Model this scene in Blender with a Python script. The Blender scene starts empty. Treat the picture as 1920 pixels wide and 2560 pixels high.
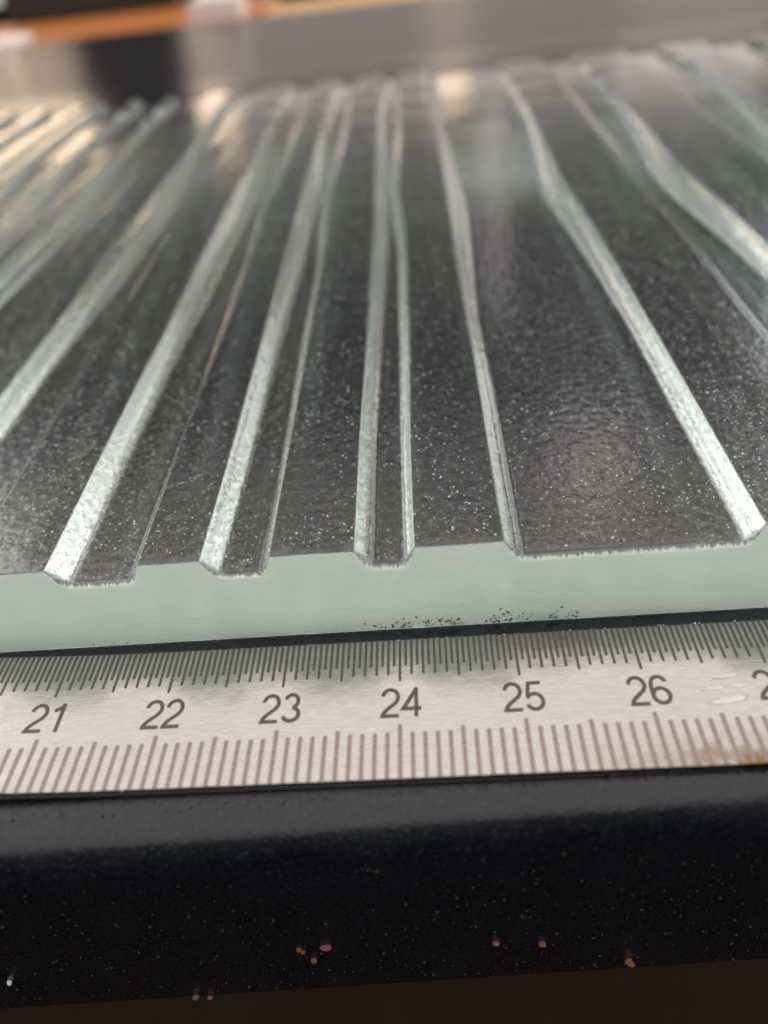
import bpy, bmesh, math, random
from mathutils import Vector, Matrix, noise

C = bpy.context.scene
COL = C.collection
C.unit_settings.system = 'METRIC'
C.unit_settings.scale_length = 0.01          # one unit is one centimetre
R = math.radians
rng = random.Random(7)

# ------------------------------------------------------------------ camera
cam_d = bpy.data.cameras.new('camera')
cam = bpy.data.objects.new('camera', cam_d)
COL.objects.link(cam)
PITCH, ROLL, YAW = 0.66510, -0.11990, 0.08370
cy, sy = math.cos(YAW), math.sin(YAW)
rz = Matrix(((cy, -sy, 0), (sy, cy, 0), (0, 0, 1)))
fw = Vector((0, math.cos(PITCH), -math.sin(PITCH)))
up = Vector((0, math.sin(PITCH), math.cos(PITCH)))
rt = Vector((1, 0, 0))
right = rz @ (rt * math.cos(ROLL) + up * math.sin(ROLL))
upv = rz @ (-rt * math.sin(ROLL) + up * math.cos(ROLL))
fwd = rz @ fw
CAM_Z = 5.407
m = Matrix((right, upv, -fwd)).transposed().to_4x4()
m.translation = Vector((0, 0, CAM_Z))
cam.matrix_world = m
cam_d.sensor_fit = 'VERTICAL'
cam_d.sensor_height = 36
cam_d.sensor_width = 27
cam_d.lens = 2007.85 / 2560 * 36
cam_d.clip_start = 0.05
cam_d.clip_end = 5000
cam_d.dof.use_dof = True
cam_d.dof.focus_distance = 7.3
cam_d.dof.aperture_fstop = cam_d.lens * 1e-3 / 0.18
C.camera = cam

# ------------------------------------------------------------------ world, lamps, exposure
w = bpy.data.worlds.new('World')
C.world = w
w.use_nodes = True
bg = w.node_tree.nodes['Background']
bg.inputs[0].default_value = (0.06, 0.068, 0.064, 1)
bg.inputs[1].default_value = 1.0
C.view_settings.view_transform = 'Standard'
C.view_settings.look = 'None'
C.view_settings.exposure = 0
C.view_settings.gamma = 1
C.cycles.use_denoising = True
C.cycles.max_bounces = 24
C.cycles.transmission_bounces = 24
C.cycles.glossy_bounces = 12
C.cycles.caustics_refractive = True
C.cycles.caustics_reflective = True
C.cycles.blur_glossy = 0.3
C.cycles.sample_clamp_indirect = 6


def area(name, loc, target, sx, sy_, rad, color, roll=0):
    """an area lamp of radiance rad (per channel times color), facing target"""
    L = bpy.data.lights.new(name, 'AREA')
    L.shape = 'RECTANGLE'
    L.size, L.size_y = sx, sy_
    L.energy = rad * math.pi * sx * sy_
    L.color = color
    o = bpy.data.objects.new(name, L)
    COL.objects.link(o)
    o.location = loc
    d = Vector(target) - Vector(loc)
    o.rotation_euler = d.to_track_quat('-Z', 'Y').to_euler()
    return o


def polar(az, el, dist):
    a, e = R(az), R(el)
    return Vector((math.sin(a) * math.cos(e) * dist, math.cos(a) * math.cos(e) * dist, math.sin(e) * dist))


# broad ceiling lamp over the bench: its near border shows in the glass as the brown sheen
area('ceiling_lamp', (10, -33, 115), (10, -33, 0), 300, 326, 1.4, (1.0, 0.915, 0.875))
area('ceiling_lamp', (20, 158, 115), (20, 158, 0), 330, 56, 0.42, (1.0, 0.90, 0.86))
# pale window bands along both sides of the room: they fill the sloping channel walls and the edge of the glass
area('side_window', (-210, 85, 125), (0, 85, 110), 405, 250, 2.2, (0.96, 1.0, 0.965))
area('side_window', (225, 170, 125), (0, 170, 110), 600, 250, 2.2, (0.96, 1.0, 0.965))
# dim lamps added for the lit far wall, mirrored grazingly in the worktop
area('far_wall_fill', polar(4, 6, 300), (0, 40, 0), 300 * R(90), 300 * R(8.5), 0.76, (1.0, 0.80, 0.715))
area('far_wall_fill', polar(17, 8.3, 280), (0, 30, 0), 280 * R(8), 280 * R(5), 0.55, (1.0, 0.88, 0.84))
# small warm lamps at the far end of the room, seen mirrored in table and glass
for az, el, dw, dh, rad, colr in ((-24.5, 8.6, 8.5, 3.8, 5.2, (1.0, .73, .47)), (-12.8, 8.9, 3.2, 2.6, 4.2, (1.0, .74, .48)), (2.6, 8.3, 2.4, 4.0, 2.1, (1.0, .74, .50))):
    d = 260
    area('warm_lamp', polar(az, el, d), (0, 15, 0), d * R(dw), d * R(dh), rad, colr)
# cool narrow lamp ahead, mirrored as the pale streak
area('tube_lamp', polar(5.4, 17, 240), (0, 15, 0), 240 * R(1.4), 240 * R(11), 0.75, (1.0, 0.88, 0.90))
area('tube_lamp', polar(13.4, 34, 200), (0, 8, 0), 200 * R(4.5), 200 * R(6), 1.15, (1.0, 0.90, 0.90))


# ------------------------------------------------------------------ helpers
def link(name, me, mat, parent=None, smooth=True):
    o = bpy.data.objects.new(name, me)
    COL.objects.link(o)
    if mat:
        me.materials.clear()
        me.materials.append(mat)
    if smooth:
        for p in me.polygons:
            p.use_smooth = True
    if parent:
        o.parent = parent
    return o


def tag(o, label=None, cat=None, group=None, kind=None):
    if label: o['label'] = label
    if cat: o['category'] = cat
    if group: o['group'] = group
    if kind: o['kind'] = kind
    return o


def from_bm(name, bm, mat, parent=None, smooth=True):
    me = bpy.data.meshes.new(name)
    bmesh.ops.recalc_face_normals(bm, faces=bm.faces[:])
    bm.to_mesh(me)
    bm.free()
    return link(name, me, mat, parent, smooth)


class NT:
    def __init__(self, name):
        self.m = bpy.data.materials.new(name)
        self.m.use_nodes = True
        self.t = self.m.node_tree
        self.p = self.t.nodes['Principled BSDF']
        self.out = self.t.nodes['Material Output']

    def n(self, typ, **kw):
        x = self.t.nodes.new(typ)
        for k, v in kw.items():
            if k.startswith('_'):
                setattr(x, k[1:], v)
            else:
                x.inputs[k.replace('__', ' ')].default_value = v
        return x

    def l(self, a, b):
        self.t.links.new(a, b)

    def coord(self, scale=(1, 1, 1), loc=(0, 0, 0)):
        tc = self.n('ShaderNodeTexCoord')
        mp = self.n('ShaderNodeMapping')
        mp.inputs['Scale'].default_value = scale
        mp.inputs['Location'].default_value = loc
        self.l(tc.outputs['Object'], mp.inputs['Vector'])
        return mp.outputs['Vector']

    def noise(self, vec, scale, detail=3, rough=.55):
        x = self.n('ShaderNodeTexNoise', Scale=scale, Detail=detail, Roughness=rough)
        self.l(vec, x.inputs['Vector'])
        return x.outputs['Fac']

    def ramp(self, fac, stops):
        x = self.n('ShaderNodeValToRGB')
        e = x.color_ramp.elements
        while len(e) < len(stops):
            e.new(.5)
        for i, (p, c) in enumerate(stops):
            e[i].position = p
            e[i].color = c if len(c) == 4 else (*c, 1)
        self.l(fac, x.inputs['Fac'])
        return x.outputs['Color']

    def math(self, op, a, b=None, c=None):
        x = self.n('ShaderNodeMath', _operation=op)
        for i, v in enumerate((a, b, c)):
            if v is None: continue
            if isinstance(v, (int, float)): x.inputs[i].default_value = v
            else: self.l(v, x.inputs[i])
        return x.outputs[0]

    def bump(self, h, dist, strength=1, normal=None):
        x = self.n('ShaderNodeBump', Distance=dist, Strength=strength)
        self.l(h, x.inputs['Height'])
        if normal is not None: self.l(normal, x.inputs['Normal'])
        return x.outputs['Normal']

    def set(self, **kw):
        for k, v in kw.items():
            self.p.inputs[k.replace('_', ' ')].default_value = v


# ------------------------------------------------------------------ materials
def mat_glass():
    g = NT('green_tinted_glass')
    g.set(Base_Color=(1, 1, 1, 1), Roughness=0.022, IOR=1.52)
    g.p.inputs['Transmission Weight'].default_value = 1
    v = g.coord()
    h1 = g.noise(v, 30, 2, .5)
    h2 = g.noise(v, 9, 1, .4)
    vo = g.n('ShaderNodeTexVoronoi', Scale=19, _feature='F1')
    g.l(v, vo.inputs['Vector'])
    pit = g.math('SUBTRACT', 1, g.math('SMOOTH_MIN', g.math('MULTIPLY', vo.outputs['Distance'], 4.0), 1.0, .3))
    keep = g.math('GREATER_THAN', g.n('ShaderNodeSeparateColor').outputs[0], .5)
    sep = keep.node.inputs[0].links[0].from_node
    g.l(vo.outputs['Color'], sep.inputs[0])
    keep.node.inputs[1].default_value = .68
    pit = g.math('MULTIPLY', pit, keep)
    h = g.math('ADD', g.math('MULTIPLY', h1, .12), g.math('MULTIPLY', h2, .46))
    h = g.math('SUBTRACT', h, g.math('MULTIPLY', pit, .65))
    g.l(g.bump(h, 0.011), g.p.inputs['Normal'])
    # the sawn front edge is ground matt; towards the polished top it thins out in streaks
    e = g.n('ShaderNodeBsdfPrincipled', Roughness=.26, IOR=1.5)
    n2 = g.noise(v, 2.5, 3, .5)
    g.l(g.ramp(n2, [(.3, (.71, .865, .755)), (.7, (.79, .92, .815))]), e.inputs['Base Color'])
    e.inputs['Transmission Weight'].default_value = .12
    pk = g.n('ShaderNodeTexVoronoi', Scale=15, _feature='F1')
    g.l(v, pk.inputs['Vector'])
    pm = g.math('MULTIPLY', g.math('LESS_THAN', pk.outputs['Distance'], .16), .35)
    g.l(g.bump(g.math('ADD', g.noise(v, 13, 3, .55), pm), .0055), e.inputs['Normal'])
    at = g.n('ShaderNodeAttribute', _attribute_name='frost')
    st = g.noise(g.coord((1, .12, .12)), 34, 2, .6)
    fac = g.math('ADD', at.outputs['Fac'], g.math('MULTIPLY', g.math('SUBTRACT', st, .5), .8))
    mr = g.n('ShaderNodeMapRange', _interpolation_type='SMOOTHSTEP')
    mr.inputs['From Min'].default_value = .34
    mr.inputs['From Max'].default_value = .62
    g.l(fac, mr.inputs['Value'])
    edge_only = g.math('MULTIPLY', mr.outputs[0], g.math('GREATER_THAN', at.outputs['Fac'], .01))
    mx = g.n('ShaderNodeMixShader')
    g.l(edge_only, mx.inputs[0]); g.l(g.p.outputs[0], mx.inputs[1]); g.l(e.outputs[0], mx.inputs[2])
    g.l(mx.outputs[0], g.out.inputs['Surface'])
    ab = g.n('ShaderNodeVolumeAbsorption', Color=(0.20, 0.75, 0.42, 1), Density=0.016)
    g.l(ab.outputs[0], g.out.inputs['Volume'])
    return g.m


def mat_steel():
    g = NT('brushed_steel')
    g.set(Metallic=1, Roughness=.27)
    v = g.coord((1, 14, 14))
    fine = g.noise(v, 9, 4, .6)
    v2 = g.coord()
    big = g.noise(v2, 1.4, 3, .5)
    col = g.ramp(fine, [(.3, (.425, .41, .39)), (.7, (.54, .52, .495))])
    # rust-brown stains towards one end of the two edges
    sx = g.n('ShaderNodeSeparateXYZ')
    g.l(v2, sx.inputs[0])
    X, Y = sx.outputs[0], sx.outputs[1]

    def blot(cx, cy_, rx, ry):
        a = g.math('POWER', g.math('DIVIDE', g.math('SUBTRACT', X, cx), rx), 2)
        b = g.math('POWER', g.math('DIVIDE', g.math('SUBTRACT', Y, cy_), ry), 2)
        return g.math('POWER', 2.718, g.math('MULTIPLY', g.math('ADD', a, b), -1))
    st = g.math('ADD', g.math('MULTIPLY', blot(2.05, 3.58, .75, .16), 1.0), g.math('MULTIPLY', blot(.95, 4.84, .65, .13), .8))
    st = g.math('ADD', st, g.math('MULTIPLY', blot(2.7, 3.52, .5, .12), .9))
    st = g.math('MULTIPLY', st, g.ramp(g.noise(v2, 5, 4, .6), [(.32, (0, 0, 0)), (.62, (1, 1, 1))]))
    mix = g.n('ShaderNodeMixRGB')
    g.l(st, mix.inputs[0]); g.l(col, mix.inputs[1]); mix.inputs[2].default_value = (.21, .145, .075, 1)
    g.l(mix.outputs[0], g.p.inputs['Base Color'])
    rr = g.math('ADD', .05, g.math('MULTIPLY', big, .13))
    g.l(rr, g.p.inputs['Roughness'])
    n1 = g.bump(fine, .0012)
    g.l(g.bump(big, .02, 1, n1), g.p.inputs['Normal'])
    return g.m


def mat_ink(name, c0, c1):
    g = NT(name)
    g.set(Roughness=.55)
    v = g.coord()
    g.l(g.ramp(g.noise(v, 30, 3), [(.3, c0), (.7, c1)]), g.p.inputs['Base Color'])
    return g.m


def mat_table():
    g = NT('black_worktop')
    v = g.coord()
    n1 = g.noise(v, 22, 3, .6)
    n2 = g.noise(v, 2.2, 3, .5)
    vo = g.n('ShaderNodeTexVoronoi', Scale=9, _feature='F1')
    g.l(v, vo.inputs['Vector'])
    sp = g.math('LESS_THAN', vo.outputs['Distance'], .07)
    base = g.ramp(n2, [(.3, (.003, .004, .0075)), (.75, (.006, .0075, .0115))])
    mix = g.n('ShaderNodeMixRGB')
    grain = g.n('ShaderNodeMixRGB', _blend_type='ADD')
    grain.inputs[0].default_value = 1
    g.l(base, grain.inputs[1])
    g.l(g.ramp(g.noise(v, 30, 4, .7), [(.52, (0, 0, 0)), (.72, (.022, .023, .026))]), grain.inputs[2])
    g.l(g.math('MULTIPLY', sp, .12), mix.inputs[0]); g.l(grain.outputs[0], mix.inputs[1]); mix.inputs[2].default_value = (.22, .22, .23, 1)
    g.l(mix.outputs[0], g.p.inputs['Base Color'])
    g.l(g.math('ADD', .16, g.math('MULTIPLY', n2, .14)), g.p.inputs['Roughness'])
    g.l(g.bump(n1, .0035), g.p.inputs['Normal'])
    return g.m


def mat_plain(name, c0, c1, rough=.5, scale=3, stretch=(1, 1, 1), bumpd=.01):
    g = NT(name)
    v = g.coord(stretch)
    f = g.noise(v, scale, 5, .6)
    g.l(g.ramp(f, [(.3, c0), (.7, c1)]), g.p.inputs['Base Color'])
    g.set(Roughness=rough)
    g.l(g.bump(f, bumpd), g.p.inputs['Normal'])
    return g.m


M_GLASS, M_STEEL, M_INK, M_TABLE = mat_glass(), mat_steel(), mat_ink('dark_etching', (.035, .03, .03), (.075, .064, .062)), mat_table()
M_WORN = mat_ink('worn_etching', (.16, .115, .105), (.25, .19, .175))
M_FLOOR = mat_plain('brown_floor', (.011, .0052, .0019), (.018, .0085, .003), .9, .15, (1, .2, 1), .05)
M_FLOOR.node_tree.nodes['Principled BSDF'].inputs['Specular IOR Level'].default_value = .08
M_WOOD = mat_plain('orange_wood', (.36, .11, .025), (.48, .17, .045), .4, 1.2, (.08, 1, 1), .01)
M_BLACK = mat_plain('black_plastic', (.014, .013, .013), (.022, .020, .020), .5, 4)
M_PALE = mat_plain('pale_plastic', (.62, .52, .50), (.70, .60, .57), .45, 2)
M_WHITE = mat_plain('white_plastic', (.74, .73, .71), (.8, .79, .77), .4, 2)
M_CRUMB = mat_plain('brick_crumb', (.10, .034, .021), (.19, .066, .036), .8, 12)
M_DUST_GLINT = mat_plain('pale_dust_glint', (.36, .39, .41), (.58, .61, .61), .8, 20)
M_LINT = mat_plain('grey_lint', (.018, .019, .023), (.045, .047, .054), .8, 20)
M_OAK = mat_plain('honey_wood', (.5, .28, .11), (.62, .38, .17), .4, 1.2, (.08, 1, 1), .01)
M_GLUE_GLARE = mat_plain('glue_glare', (.42, .40, .375), (.60, .57, .54), .3, 14)
M_GRIT = mat_plain('dark_grit', (.04, .046, .042), (.10, .11, .10), .7, 20)

# ------------------------------------------------------------------ floor
bm = bmesh.new()
bmesh.ops.create_grid(bm, x_segments=2, y_segments=2, size=1500)
fl = from_bm('floor', bm, M_FLOOR, smooth=False)
fl.location = (0, 0, -78)
tag(fl, kind='structure')

# ------------------------------------------------------------------ worktop with rounded front edge
EDGE_A = R(1.9)


def build_worktop():
    bm = bmesh.new()
    r = .42
    prof = [(49, -2.62), (49, 0), (30, 0), (12, 0), (6, 0), (3, 0), (1.2, 0), (r + .02, 0)]
    for i in range(0, 11):
        a = R(9 * i)
        prof.append((r - r * math.sin(a), -r + r * math.cos(a)))
    D = 2.62
    prof += [(0, -.8), (0, -1.4), (0, -2.0), (0, -D + .1), (.012, -D + .03), (.05, -D), (3, -D)]
    xs = [-90, -60, -30, -15, -8, -4, -2, 0, 2, 4, 8, 15, 30, 60, 90]
    ring = [[bm.verts.new((x, y + (.042 * (x + 12) if y > 40 else 0), z)) for (y, z) in prof] for x in xs]
    for a, b in zip(ring, ring[1:]):
        for i in range(len(prof)):
            j = (i + 1) % len(prof)
            bm.faces.new((a[i], b[i], b[j], a[j]))
    bm.faces.new(ring[0]); bm.faces.new(list(reversed(ring[-1])))
    o = from_bm('worktop', bm, M_TABLE)
    return o


wt = build_worktop()
wt.location = (-.4, 3.12, 0)
wt.rotation_euler = (0, 0, EDGE_A)
tag(wt, 'glossy black worktop with a rounded front edge, under the glass sheet and the steel rule', 'worktop')
for p in wt.data.polygons:
    p.use_smooth = len(p.vertices) == 4

# ------------------------------------------------------------------ ribbed glass sheet
T = 0.985
Y0, Y1 = 5.112, 26.05
ZB = 0.006
XO = 24.473
# sunken channels: ruler positions of the left and right rim
CH = [(9.3, 10.15), (10.5, 11.4), (11.7, 12.5), (12.75, 13.55), (13.80, 14.62), (14.90, 15.25), (15.42, 16.32), (16.48, 17.36), (17.56, 18.64), (19.36, 20.26),
      (21.03, 21.87), (22.41, 23.03), (23.74, 24.27), (25.01, 27.15), (28.24, 29.23), (30.58, 31.68), (32.80, 34.1), (35.2, 36.5)]


def lerp_tab(tab, y):
    if y <= tab[0][0]: return tab[0][1]
    for (a, va), (b, vb) in zip(tab, tab[1:]):
        if y <= b:
            return va + (vb - va) * ease((y - a) / (b - a), .2, .2)
    return tab[-1][1]


def ease(f, a, b):
    """0 to 1, straight in the middle, rounded over the shares a and b at its two ends"""
    f = min(1, max(0, f))
    if f < a: s = f * f / (2 * a)
    elif f < 1 - b: s = f - a / 2
    else: s = 1 - a / 2 - b / 2 - (1 - f) ** 2 / (2 * b)
    return s / (1 - a / 2 - b / 2)


def depth(y): return lerp_tab([(5, .185), (8.5, .19), (14.9, .30), (20.4, .12), (22.5, .12), (26.2, .18)], y)
def wallw(y): return lerp_tab([(5, .215), (9, .25), (14.8, .48), (20, .29), (26, .25)], y)


def wall_s(f):
    """0 at the rim, 1 on the channel floor, tight at the rim and easy at the foot"""
    return ease(f, .09, .80)


FS = [-.06, 0, .03, .06, .09, .14, .20, .27, .34, .42, .51, .6, .7, .8, .9, 1, 1.06]


def build_glass():
    ys = [Y0 + .10, Y0 + .14, Y0 + .2, Y0 + .35]
    y = Y0 + .6
    while y < Y1 - .3:
        ys.append(y); y += .22 if y > 8 else .3
    ys += [Y1 - .2, Y1 - .1]

    def row(y):
        d, w0 = depth(y), wallw(y)
        out = [(9.0, 0.0)]
        for k, (a, b) in enumerate(CH):
            wob = .018 * noise.noise(Vector((k * 3.1, y * .35, 1.7))) + .045 * noise.noise(Vector((k * 5.3, y * .16, 8.2))) * min(1, max(0, (y - 7) / 5))
            wob2 = wob * .7 - .09 * math.exp(-((y - 15) / 1.9) ** 2)
            w1 = min(w0, (b - a) * .42)
            dd = d
            for f in FS:
                out.append((a + wob + f * w1, -dd * wall_s(f)))
            w2 = w1 * .72
            lo, hi = a + w1 * 1.06, b - w2 * 1.06
            for q in (.2, .4, .6, .8):
                out.append((lo + (hi - lo) * q, -dd))
            for f in reversed(FS):
                out.append((b + wob2 - f * w2, -dd * wall_s(f)))
            nx = CH[k + 1][0] if k + 1 < len(CH) else 37.0
            for q in (.35, .65):
                out.append((b + (nx - b) * q, 0.0))
        out.append((37.0, 0.0))
        return out
    rows = []
    # rounded front arris, softer on the channel floors than on the raised bands
    base = row(Y0)
    for z in (0, 1, 2, 3):                       # front face, bottom upwards
        t = (.02, .18, .5, .8)[z]
        rows.append([(x, Y0 + .0015 * math.sin(x * 2.1 + t * 3), ZB + t * (T + h - ZB)) for x, h in base])
    for i in range(7):
        a = R(15 * i)
        rr = []
        for x, h in base:
            k = min(1, -h / .185)
            r = .014 + .05 * k + .1 * k * (1 - k)
            rr.append((x, Y0 + r * (1 - math.sin(a)) if 0 else Y0 + r * (1 - math.cos(a)), T + h - r + r * math.sin(a)))
        rows.append(rr)
    for y in ys:
        rows.append([(x, y, T + h) for x, h in row(y)])
    end = row(Y1)
    for i in range(5):
        a = R(22.5 * i)
        r = .10
        rows.append([(x, Y1 - r + r * math.sin(a), T + h - r + r * math.cos(a)) for x, h in end])
    rows.append([(x, Y1, ZB) for x, h in end])
    rows.append([(x, Y0 + .004, ZB) for x, h in base])
    bm = bmesh.new()
    frost = bm.verts.layers.float.new('frost')
    V = [[bm.verts.new((x - XO, y, z)) for x, y, z in r] for r in rows]
    for i, r_ in enumerate(V):
        t = 1.0 if i < 5 else max(0, 1 - .17 * (i - 4)) if i < 11 else 0.0
        for k, v in enumerate(r_):
            deep = min(1, -base[k][1] / .185)
            v[frost] = 1.0 if i < 5 else (t * (.35 + .45 * deep) if i < 11 else t * deep * .6)
    for v in V[-1]: v[frost] = 0
    n = len(V)
    for i in range(n):
        a, b = V[i], V[(i + 1) % n]
        for k in range(len(a) - 1):
            bm.faces.new((a[k], a[k + 1], b[k + 1], b[k]))
    for k in (0, -1):
        bm.faces.new([r[k] for r in V])
    bm.normal_update()
    o = from_bm('glass_sheet', bm, M_GLASS)
    for p in o.data.polygons:
        p.use_smooth = len(p.vertices) == 4
    # keep the bottom and the back crisp
    bmm = bmesh.new(); bmm.from_mesh(o.data)
    for e in bmm.edges:
        if len(e.link_faces) == 2 and e.calc_face_angle(0) > R(50):
            e.smooth = False
    bmm.to_mesh(o.data); bmm.free()
    return o


gl = build_glass()
tag(gl, 'thick ribbed glass sheet with sunken channels and a pale green front edge, behind the rule', 'glass sheet')

# ------------------------------------------------------------------ steel rule
RUL = bpy.data.objects.new('steel_rule', None)
COL.objects.link(RUL)
RY = R(-.25)
RUL.location = (0, 0, 0)
tag(RUL, 'narrow steel rule marked 21 to 27, lying against the front edge of the glass', 'rule')
RT = .098
DX = .045


def lift(x):
    t = max(0, -2.2 - x)
    return .014 * t * t if t < 4 else .014 * 16 + .112 * (t - 4)


YB, YT = 3.495, 4.90


def rule_body():
    bm = bmesh.new()
    b = .012
    prof = [(YB + b, 0.004), (YB, b + .004), (YB, RT - b), (YB + b * .4, RT - b * .3), (YB + b, RT), (YB + .1, RT), (4.2, RT), (YT - .1, RT), (YT - b, RT), (YT - b * .3, RT - b * .4), (YT, RT - b), (YT, b + .004), (YT - b, .004)]
    xs = [-7.2 + .2 * i for i in range(76)]
    ring = [[bm.verts.new((x, y, z + lift(x))) for y, z in prof] for x in xs]
    for p, q in zip(ring, ring[1:]):
        for i in range(len(prof)):
            j = (i + 1) % len(prof)
            bm.faces.new((p[i], q[i], q[j], p[j]))
    bm.faces.new(ring[0]); bm.faces.new(ring[-1])
    return from_bm('rule_body', bm, M_STEEL, RUL)


rule_body()
MARK = {}


def mark_mesh(ln, wd, mt):
    key = (round(ln, 3), wd, mt.name)
    if key not in MARK:
        bm = bmesh.new()
        h = wd / 2
        vs = [bm.verts.new(p) for p in ((-h, 0, 0), (h, 0, 0), (h, ln - h * .5, 0), (h * .5, ln, 0), (-h * .5, ln, 0), (-h, ln - h * .5, 0))]
        f = bm.faces.new(vs)
        r_ = bmesh.ops.extrude_face_region(bm, geom=[f])
        bmesh.ops.translate(bm, vec=(0, 0, -.004), verts=[v for v in r_['geom'] if isinstance(v, bmesh.types.BMVert)])
        bmesh.ops.recalc_face_normals(bm, faces=bm.faces[:])
        me = bpy.data.meshes.new('graduation_mark')
        bm.to_mesh(me); bm.free()
        me.materials.append(mt)
        MARK[key] = me
    return MARK[key]


def mark(x, y, ln, wd, up_, mt):
    o = bpy.data.objects.new('graduation_mark', mark_mesh(ln, wd, mt))
    COL.objects.link(o)
    o.parent = RUL
    o.location = (x, y, RT + .0022 + lift(x))
    o.rotation_euler = (0, 0, 0 if up_ else math.pi)
    return o


for i in range(0, 181):                          # half millimetres along the edge by the glass
    n = 19.5 + i * .05
    k = round(n * 20)
    ln = (YT - .003) - (4.425 if k % 20 == 0 else 4.457 if k % 10 == 0 else 4.498 if k % 2 == 0 else 4.595)
    mark(n - XO + DX, YT - .003, ln, .0235, False, M_INK)
for i in range(0, 91):                           # millimetres along the free edge
    n = 19.5 + i * .1
    k = round(n * 10)
    ln = (3.988 if k % 10 == 0 else 3.952 if k % 5 == 0 else 3.91) - (YB + .006)
    mark(n - XO + DX, YB + .006, ln, .036, True, M_WORN)


def arc(cx, cy_, rx, ry, a0, a1, n=18):
    return [(cx + rx * math.cos(R(a0 + (a1 - a0) * i / n)), cy_ + ry * math.sin(R(a0 + (a1 - a0) * i / n))) for i in range(n + 1)]


def bez(p0, p1, p2, p3, n=10):
    o = []
    for i in range(n + 1):
        t = i / n
        u = 1 - t
        o.append(tuple(u ** 3 * a + 3 * u * u * t * b + 3 * u * t * t * c + t ** 3 * d for a, b, c, d in zip(p0, p1, p2, p3)))
    return o


DIG = {
    '0': [arc(.285, .5, .225, .455, 90, 450, 36)],
    '8': [arc(.285, .725, .19, .23, -90, 270, 28), arc(.285, .27, .23, .225, 90, 450, 28)],
    '1': [[(.36, 0), (.36, 1.0)], [(.35, .93), (.27, .82), (.12, .75)]],
    '2': [arc(.285, .69, .215, .265, 172, -22) + bez((.478, .57), (.40, .40), (.10, .27), (.06, .045))[1:] + [(.52, .045)]],
    '3': [arc(.275, .725, .185, .23, 160, -80), arc(.28, .27, .225, .225, 82, -165)],
    '4': [[(.41, 0), (.41, 1.0)], [(.40, .93), (.045, .275), (.55, .275)]],
    '5': [[(.49, .955), (.15, .955), (.09, .50)] + arc(.275, .31, .225, .265, 140, -158)],
    '6': [arc(.29, .70, .205, .255, 18, 140)[:-1] + bez((.133, .864), (.075, .76), (.06, .62), (.068, .33)) + arc(.29, .30, .22, .255, 172, 530, 30)],
    '7': [[(.04, .955), (.52, .955)] + bez((.52, .955), (.36, .74), (.24, .42), (.20, 0))[1:]],
}


def ribbon(bm, pts, wd, z0):
    pts = [Vector(p) for p in pts]
    q = [pts[0]]
    for p in pts[1:]:
        if (p - q[-1]).length > 1e-4: q.append(p)
    L, Rr = [], []
    for i, p in enumerate(q):
        a = (q[i] - q[i - 1]).normalized() if i else None
        b = (q[i + 1] - q[i]).normalized() if i + 1 < len(q) else None
        t = ((a or b) + (b or a)).normalized()
        nrm = Vector((-t.y, t.x))
        ca = max(.45, nrm.dot(Vector((-(b or a).y, (b or a).x))))
        z = z0 + .0006 * i / len(q)
        L.append(bm.verts.new((*(p + nrm * wd / 2 / ca), z)))
        Rr.append(bm.verts.new((*(p - nrm * wd / 2 / ca), z)))
    for i in range(len(q) - 1):
        bm.faces.new((Rr[i], Rr[i + 1], L[i + 1], L[i]))


def numeral(txt, n):
    H = .292
    bm = bmesh.new()
    for k, ch in enumerate(txt):
        for j, st in enumerate(DIG[ch]):
            ribbon(bm, [((x + (k - 1) * .60 + .03) * H, y * H) for x, y in st], .112 * H, .0007 * j)
    x = n - XO + DX + .005
    for v in bm.verts:
        v.co.z += lift(x + v.co.x) - lift(x)
    o = from_bm('numeral', bm, M_INK, RUL, False)
    o.location = (x, 4.060, RT + .0025 + lift(x))
    return o


for n in range(20, 29):
    numeral(str(n), n)
RUL.rotation_euler = (0, 0, RY)

# ------------------------------------------------------------------ things at the far end of the worktop
def box_bm(sx, sy_, sz, bev=.1, seg=3):
    bm = bmesh.new()
    bmesh.ops.create_cube(bm, size=1)
    bmesh.ops.scale(bm, vec=(sx, sy_, sz), verts=bm.verts[:])
    bmesh.ops.translate(bm, vec=(0, 0, sz / 2), verts=bm.verts[:])
    bmesh.ops.bevel(bm, geom=bm.edges[:] , offset=bev, segments=seg, affect='EDGES')
    return bm


bd = from_bm('wooden_table', box_bm(58, 17.5, 2.2, .2), M_WOOD, smooth=False)
bd.location = (-37.5, 60.6, -2.75)
bd.rotation_euler = (0, 0, R(3.6))
tag(bd, 'blurred orange-brown wooden table standing beyond the far edge of the black worktop', 'table')
bd = from_bm('wooden_board', box_bm(17, 9, 1.6, .1), M_OAK, smooth=False)
bd.location = (-.4, 60.2, -2.2)
bd.rotation_euler = (0, 0, R(4.5))
tag(bd, 'honey-coloured board beyond the far edge, right of the wider orange table', 'board')

for (x, y, z, sx, sy_, sz, lab) in ((-25.2, 55.5, -.55, 4.6, 4.2, .5, 'low pale pink block at the left end of the orange table'),
                                    (-11.2, 57.6, -.55, 3.0, 5.0, 1.3, 'taller pale pink block at the right end of the orange table')):
    b = from_bm('pale_block', box_bm(sx, sy_, sz, .16), M_PALE, smooth=False)
    b.location = (x, y, z)
    b.rotation_euler = (0, 0, R(3))
    tag(b, lab, 'block', 'pale blocks on the orange table')

st = bpy.data.objects.new('black_stand', None)
COL.objects.link(st)
st.location = (-22, 71.5, -.55)
tag(st, 'black plastic stand with a low foot, at the back of the orange table', 'stand')
f = from_bm('foot', box_bm(12.5, 6, 2.6, .3), M_BLACK, st, False)
f.location = (-.8, 0, .002)
f.rotation_euler = (0, 0, R(3.6))
c = from_bm('column', box_bm(7.4, 4, 25, .4), M_BLACK, st, False)
c.location = (.6, .4, 2.59)

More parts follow.
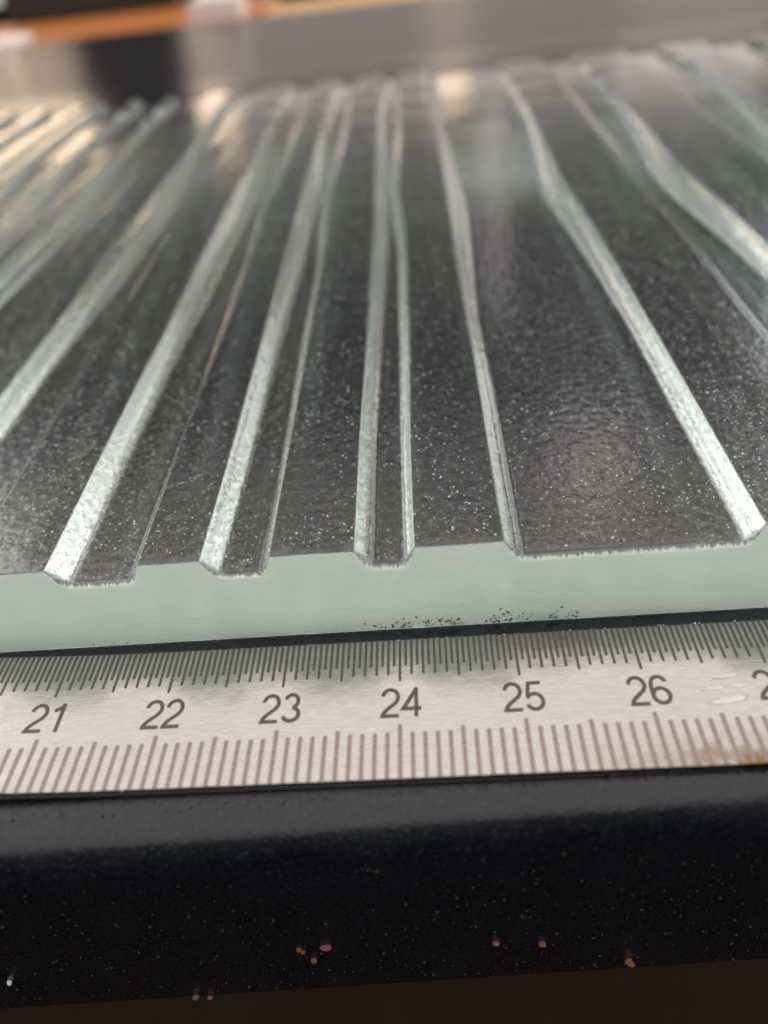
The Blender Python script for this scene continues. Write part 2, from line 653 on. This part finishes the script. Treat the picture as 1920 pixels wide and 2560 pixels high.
wb = from_bm('white_box', box_bm(8, 5, 5.0, .3), M_WHITE, smooth=False)
wb.location = (-40.2, 84, -.55)
tag(wb, 'white box at the far left, behind the black stand', 'box')

# ------------------------------------------------------------------ crumbs caught on the front face
CR = [((-1.449, 3.085, -1.738), .040, 'orange crumb on the worktop face, upper one of the left cluster of three'),
      ((-1.415, 3.086, -1.782), .034, 'orange crumb touching the cluster of three from below'),
      ((-1.339, 3.089, -1.952), .044, 'lowest orange crumb of the cluster on the worktop face under numeral 23'),
      ((-1.199, 3.093, -1.714), .046, 'flat wide orange crumb just right of the cluster of crumbs'),
      ((-2.540, 3.049, -2.560), .045, 'left one of two orange crumbs at the lower rim, under numeral 22'),
      ((-2.411, 3.053, -2.590), .042, 'right one of two orange crumbs at the lower rim, under numeral 22'),
      ((0.254, 3.142, -1.862), .044, 'orange crumb on the worktop face, left of the middle pair under numerals 24 and 25'),
      ((0.662, 3.155, -1.923), .046, 'orange crumb on the worktop face, right of the middle pair under numerals 24 and 25'),
      ((1.445, 3.181, -2.399), .060, 'largest orange crumb at the lower rim of the worktop, far right'),
      ((-4.089, 2.998, -1.984), .042, 'pale crumb near the left end of the worktop face')]
for i, (p, r, lab) in enumerate(CR):
    bm = bmesh.new()
    bmesh.ops.create_icosphere(bm, subdivisions=2, radius=r * .62)
    for v in bm.verts:
        q = noise.noise(v.co * 22 + Vector((i * 7.3, 0, 0)))
        v.co *= 1 + .9 * q
        v.co.z *= .75
        v.co.x *= 1.5 if 'flat' in lab else 1.0
    o = from_bm('crumb', bm, M_DUST_GLINT if 'pale' in lab else M_CRUMB, smooth=False)
    o.location = (p[0], p[1] - r * .2, p[2])
    tag(o, lab, 'crumb', 'crumbs on the worktop face')


# ------------------------------------------------------------------ dust and grit, too many to count
def flakes(name, mat, pts, seed):
    rg = random.Random(seed)
    vs, fs = [], []
    for (p, size, nrm) in pts:
        nz = Vector(nrm).normalized()
        ax = nz.orthogonal().normalized()
        ay = nz.cross(ax)
        a0 = rg.uniform(0, 6.28)
        el = rg.uniform(.45, 1)
        tl = rg.uniform(-.35, .35)
        b = len(vs)
        k = 5
        for i in range(k):
            a = i * 6.283 / k
            u, v = math.cos(a) * rg.uniform(.6, 1.1), math.sin(a) * el * rg.uniform(.6, 1.1)
            x, y = u * math.cos(a0) - v * math.sin(a0), u * math.sin(a0) + v * math.cos(a0)
            vs.append(Vector(p) + (ax * x + ay * y + nz * (u * tl)) * size)
        vs.append(Vector(p) + nz * size * rg.uniform(.3, .7))
        vs.append(Vector(p) - nz * size * .3)
        for i in range(k):
            fs.append((b + i, b + (i + 1) % k, b + k))
            fs.append((b + (i + 1) % k, b + i, b + k + 1))
    me = bpy.data.meshes.new(name)
    me.from_pydata([tuple(v) for v in vs], [], fs)
    o = link(name, me, mat, None, False)
    return tag(o, kind='stuff')


def top_h(x, y):
    X = x + XO
    for a, b in CH:
        if a < X < b:
            w = min(wallw(y), (b - a) * .42)
            return T - depth(y) * min(wall_s((X - a) / w), wall_s((b - X) / (w * .72)))
    return T


pts = []  # glass-top flakes: dust, plus glints of the rippled glass put in as colour
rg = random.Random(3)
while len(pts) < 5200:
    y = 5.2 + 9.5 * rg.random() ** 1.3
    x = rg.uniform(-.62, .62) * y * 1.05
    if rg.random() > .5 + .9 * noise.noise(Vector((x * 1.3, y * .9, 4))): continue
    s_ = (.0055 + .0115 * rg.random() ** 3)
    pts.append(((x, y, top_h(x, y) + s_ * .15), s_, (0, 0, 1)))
tag(flakes('dust', M_DUST_GLINT, pts, 5), 'fine pale specks scattered over the glass top, dust and painted sparkle', 'dust')
pts = []
while len(pts) < 2000:                            # worktop front strip and face
    x = rg.uniform(-5, 4.5)
    ye = 3.12 + (x + .4) * math.tan(EDGE_A)
    s_ = .006 + .013 * rg.random() ** 4
    if rg.random() < .25:
        pts.append(((x, rg.uniform(ye + .3, 3.48), s_ * .2), s_, (0, 0, 1)))
    else:
        pts.append(((x, ye - s_ * .2, -rg.uniform(.4, 2.55)), s_, (0, -1, 0)))
tag(flakes('dust', M_LINT, pts, 6), 'dull grey dust specks on the front of the worktop', 'dust')
pts = []
for cx in (-.62, -.45, -.25, -.12, .12, .42, .62, .75, .98, 1.15, -.36, .0, .52):
    for k in range(rg.randint(5, 14)):
        x = cx + rg.gauss(0, .045)
        s_ = rg.uniform(.007, .019)
        pts.append(((x, Y0 - .002, .03 + abs(rg.gauss(0, .045))), s_, (0, -1, 0)))
for k in range(40):
    x = rg.uniform(-3.4, 2.6)
    pts.append(((x, Y0 - .002, .02 + abs(rg.gauss(0, .02))), rg.uniform(.004, .009), (0, -1, 0)))
tag(flakes('grit', M_GRIT, pts, 8), 'dark grit along the lower rim of the pale glass front edge', 'grit')
pts = []
for k in range(70):
    x = rg.uniform(-3.3, 2.6)
    s_ = rg.uniform(.004, .013)
    y = rg.choice((YT - .01, YT - .01, YB + .01, rg.uniform(YB, YT)))
    pts.append(((x, y, RT + lift(x) + .001), s_, (0, 0, 1)))
tag(flakes('dust', M_DUST_GLINT, pts, 9), 'pale specks along the edges of the steel rule', 'dust')

SM = [((2.24, 4.30), .11, .018, .3, 'uppermost thin pale glare smear on the rule beside numeral 27'),
      ((2.10, 4.185), .09, .022, .1, 'short left pale glare smear on the rule, nearer numeral 26'),
      ((2.30, 4.20), .07, .020, .5, 'short right pale glare smear on the rule beside numeral 27'),
      ((2.17, 4.06), .17, .030, .15, 'widest and lowest pale glare smear on the rule beside numeral 27')]
for i, ((x, y), a, b, rot, lab) in enumerate(SM):  # smears of residue, their glare put into the pale colour
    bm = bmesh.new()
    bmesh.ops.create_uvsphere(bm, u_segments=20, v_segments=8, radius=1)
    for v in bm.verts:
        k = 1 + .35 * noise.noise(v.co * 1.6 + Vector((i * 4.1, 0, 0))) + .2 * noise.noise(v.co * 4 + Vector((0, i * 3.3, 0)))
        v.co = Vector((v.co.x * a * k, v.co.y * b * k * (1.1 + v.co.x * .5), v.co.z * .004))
    o = from_bm('glare_smear', bm, M_GLUE_GLARE)
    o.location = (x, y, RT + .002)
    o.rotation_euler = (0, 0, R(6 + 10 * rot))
    tag(o, lab, 'smear', 'pale glare smears on the rule')
